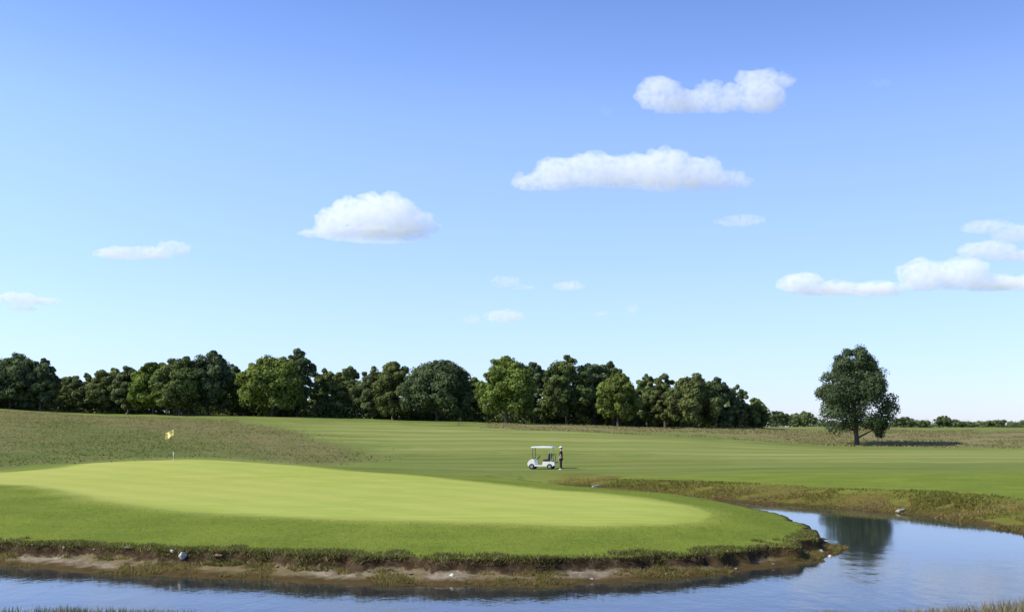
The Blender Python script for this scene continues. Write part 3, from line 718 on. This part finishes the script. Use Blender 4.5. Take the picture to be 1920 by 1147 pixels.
man = empty('person', (px_, py_, pz_), R(80)); man.scale = (1.05, 1.05, 1.05); tag(man, 'person in dark clothes and white cap standing behind the golf cart', 'person')
# local frame: faces +y before rotation; x is the person's side
Vb = [(0,0,.93),(0,.0,1.12),(0,0,1.32),(0,-.01,1.47),(0,.01,1.56),(0,.015,1.66),(0,.01,1.73)]
Eb = [(i,i+1) for i in range(6)]; Rb = [.13,.12,.145,.07,.055,(.075,.095),(.065,.08)]
def add(v, r_, frm): Vb.append(v); Rb.append(r_); Eb.append((frm, len(Vb)-1)); return len(Vb)-1
for s in (-1, 1):
    a = add((s*.17,0,1.41), .06, 2); a = add((s*.215,-.01,1.14), .045, a); a = add((s*.2,.12 if s < 0 else .06,.92), .032, a); a = add((s*.2,.16 if s < 0 else .08,.84), .032, a)
    for j, (dx, L) in enumerate(((-.03,.07),(-.01,.085),(.01,.08),(.03,.06))):
        q = add((s*.2+dx*.3, .16+dx if s < 0 else .08+dx, .84-L*.6), .009, a); add((s*.2+dx*.3-s*.015, .165+dx if s < 0 else .085+dx, .84-L), .008, q)
    q = add((s*.185, .2 if s < 0 else .12, .82), .01, a); add((s*.18, .215 if s < 0 else .135, .79), .009, q)
    a = add((s*.095,0,.86), .09, 0); a = add((s*.11,.02,.48), .06, a); a = add((s*.115,-.01,.09), .04, a); add((s*.12,.12,.04), .035, a)
skin('body', Vb, Eb, Rb, M_skin, man)
skin('shirt', [(0,0,.9),(0,0,1.12),(0,0,1.32),(0,0,1.46),(.18,0,1.415),(.225,-.01,1.2),(-.18,0,1.415),(-.225,-.01,1.2)], [(0,1),(1,2),(2,3),(2,4),(4,5),(2,6),(6,7)], [.16,.15,.17,.085,.085,.07,.085,.07], M_shirt, man)
skin('trousers', [(0,0,.96),(.1,0,.84),(.11,.02,.48),(.115,-.01,.1),(-.1,0,.84),(-.11,.02,.48),(-.115,-.01,.1)], [(0,1),(1,2),(2,3),(0,4),(4,5),(5,6)], [.15,.11,.085,.07,.11,.085,.07], M_trou, man)
for s in (-1, 1): skin('shoe', [(s*.115,-.05,.05),(s*.12,.06,.05),(s*.125,.17,.04)], [(0,1),(1,2)], [.05,.052,.045], M_white, man)
bm_obj('cap', lambda b: (bmesh.ops.create_uvsphere(b, u_segments=16, v_segments=10, radius=.112, matrix=Matrix.Translation((0,.01,1.735)) @ Matrix.Diagonal((.95,1.1,.75,1))), box(b, (0,.16,1.72), (.15,.13,.015))), M_white, man, smooth=True)
bm_obj('hair', lambda b: bmesh.ops.create_uvsphere(b, u_segments=16, v_segments=10, radius=.098, matrix=Matrix.Translation((0,-.02,1.67)) @ Matrix.Diagonal((1,1,.9,1))), M_hair, man, smooth=True)
bm_obj('nose', lambda b: cyl(b, (0,.09,1.66), (0,.125,1.64), .014, .012, 8), M_skin, man)

# ------------------------------------------------------------------ clouds
def cloud_mat(name, dens, nscale, thr=(.36, .55)):
    m = N(name); p = m.pos(); n = m.math('ADD', m.math('MULTIPLY', m.noise(p, nscale, 5, .6), .65), m.math('MULTIPLY', m.noise(p, nscale*.33, 3, .55), .35))
    d = m.math('MULTIPLY', m.ramp(n, thr[0], thr[1]), dens)
    v = m.n('ShaderNodeVolumePrincipled'); v.inputs['Color'].default_value = (1,1,1,1); v.inputs['Anisotropy'].default_value = 0
    m.link(d, v.inputs['Density']); m.link(v.outputs[0], m.out.inputs['Volume']); return m.m
def cloud(D, blobs, label, dens=.04, vox=2.0, bump=1.0, seed=1, thr=(.34, .60), depth=1.5):
    r = random.Random(seed); bm = bmesh.new(); s = D / F0
    bx = sum(b[0] for b in blobs)/len(blobs); by = max(b[1]+b[3] for b in blobs)
    org = at(bx, by, D)
    def ball(cx, cy, rx, ry, dy):
        c = at(cx, cy, D) - org
        bmesh.ops.create_icosphere(bm, subdivisions=3, radius=1, matrix=Matrix.Translation((c[0], dy*s, c[2])) @ Matrix.Diagonal((rx*s, max(ry, rx*.55)*s*depth, ry*s, 1)))
    for (cx, cy, rx, ry) in blobs:
        ball(cx, cy, rx, ry, r.uniform(-.2, .2)*rx)
        for _ in range(int(10*bump)):                   # cauliflower heads on the upper side
            a = r.uniform(.05, math.pi-.05); k = r.uniform(.22, .42)
            ball(cx + math.cos(a)*rx*.8, cy - math.sin(a)*ry*.75, min(rx, ry*1.6)*k, ry*k, r.uniform(-.5, .5)*rx*.5)
    me = bpy.data.meshes.new('cloud'); bm.to_mesh(me); bm.free(); o = bpy.data.objects.new('cloud', me); C.objects.link(o)
    rm = o.modifiers.new('r', 'REMESH'); rm.mode = 'VOXEL'; rm.voxel_size = vox * s
    dg = bpy.context.evaluated_depsgraph_get(); me2 = bpy.data.meshes.new_from_object(o.evaluated_get(dg)); bpy.data.objects.remove(o)
    n = len(me2.vertices); co = np.empty(n*3, np.float32); no = np.empty(n*3, np.float32)
    me2.vertices.foreach_get('co', co); me2.vertices.foreach_get('normal', no); co = co.reshape(-1, 3); no = no.reshape(-1, 3)
    q = co / s
    dsp = sum(a * vnoise(q[:,0] + q[:,1]*.7, q[:,2] - q[:,1]*.4, f, seed*3+i) for i, (f, a) in enumerate(((14, 4.0), (7, 3.2), (3.5, 2.4))))
    co = co + no * (dsp * s * min(1, bump + .3))[:, None]
    zl = co[:, 2].min() + .22 * (co[:, 2].max() - co[:, 2].min())          # flat base
    co[:, 2] = np.where(co[:, 2] < zl, zl + (co[:, 2] - zl) * .30, co[:, 2])
    me2.vertices.foreach_set('co', co.ravel().astype(np.float32)); me2.name = 'cloud'; me2.materials.clear()
    me2.materials.append(cloud_mat('cloud_vapour', dens, 1/(10*s), thr)); me2.update()
    o = link('cloud', me2); org[2] -= .07 * (co[:, 2].max() - co[:, 2].min()); o.location = org; return tag(o, label, 'cloud', 'fair-weather clouds')
cloud(1750, [(1236,172,44,32),(1270,186,52,24),(1310,184,50,22),(1355,184,50,24),(1385,178,40,26),(1428,180,46,34),(1425,140,46,17),(1468,146,26,15),(1330,160,30,14),(1290,206,34,10)], 'uppermost puffy white cloud with two humps', .026, seed=3)
cloud(2350, [(1000,340,44,20),(1050,322,56,34),(1110,318,60,36),(1180,322,70,36),(1245,316,60,42),(1300,324,60,34),(1350,334,50,24),(1390,338,24,14)], 'widest flat-based white cloud below the uppermost one', .020, seed=5)
cloud(2750, [(628,416,38,32),(660,406,46,38),(700,404,50,44),(738,400,44,42),(775,418,46,26),(600,436,46,14),(700,436,110,16)], 'rounded domed white cloud left of centre', .020, seed=7)
cloud(3300, [(230,474,56,13),(280,472,50,13),(325,462,34,13)], 'small flat lens-shaped cloud above the left wood', .022, bump=.4, seed=9, thr=(.38,.64))
cloud(4200, [(30,556,44,11),(80,562,36,7),(38,576,34,7)], 'thin double streak of cloud at the left picture edge', .022, bump=.2, seed=11, thr=(.38,.64))
cloud(3900, [(1500,528,46,18),(1560,538,62,15),(1640,540,56,15)], 'long low cloud left of the tall heap on the right', .020, bump=.6, seed=13, thr=(.37,.6))
cloud(3700, [(1735,512,48,32),(1800,512,52,32),(1860,530,60,20),(1930,526,60,16)], 'heaped white cloud above the lone tree to the right', .016, seed=15)
cloud(3300, [(1850,466,56,16),(1910,478,50,12)], 'pale cloud bank above the heaped one at the right edge', .016, bump=.5, seed=17, thr=(.37,.6))
cloud(3100, [(1850,424,50,13),(1910,436,50,18)], 'topmost thin mauve streak of cloud at the right edge', .012, bump=.3, seed=18, thr=(.37,.6))
cloud(2900, [(1388,412,52,10)], 'faint wisp under the right end of the widest cloud', .012, bump=.2, seed=19, thr=(.38,.66))
cloud(4200, [(948,528,30,12),(980,538,24,7)], 'faint small cloud low in the middle, left one of the upper pair', .012, bump=.2, seed=21, thr=(.38,.64))
cloud(4200, [(1066,534,32,10)], 'faint small oval cloud low in the middle, right one of the upper pair', .016, bump=.2, seed=23, thr=(.38,.64))
cloud(5000, [(945,592,40,13),(885,596,18,11)], 'faint soft cloud just above the bright middle tree', .012, bump=.2, seed=25, thr=(.38,.64))
cloud(5000, [(1127,587,17,6)], 'tiny faint cloud speck above the right middle trees, left of two', .012, bump=.1, seed=27, thr=(.34,.62))
cloud(4800, [(1186,578,14,8)], 'tiny faint cloud speck above the right middle trees, right of two', .012, bump=.1, seed=29, thr=(.34,.62))
cloud(1900, [(1648,157,24,6)], 'tiny faint wisp far right of the uppermost cloud', .005, bump=.1, seed=31, thr=(.38,.64))
cloud(1900, [(1138,208,14,9)], 'tiny faint wisp below left of the uppermost cloud', .005, bump=.1, seed=33, thr=(.38,.64))
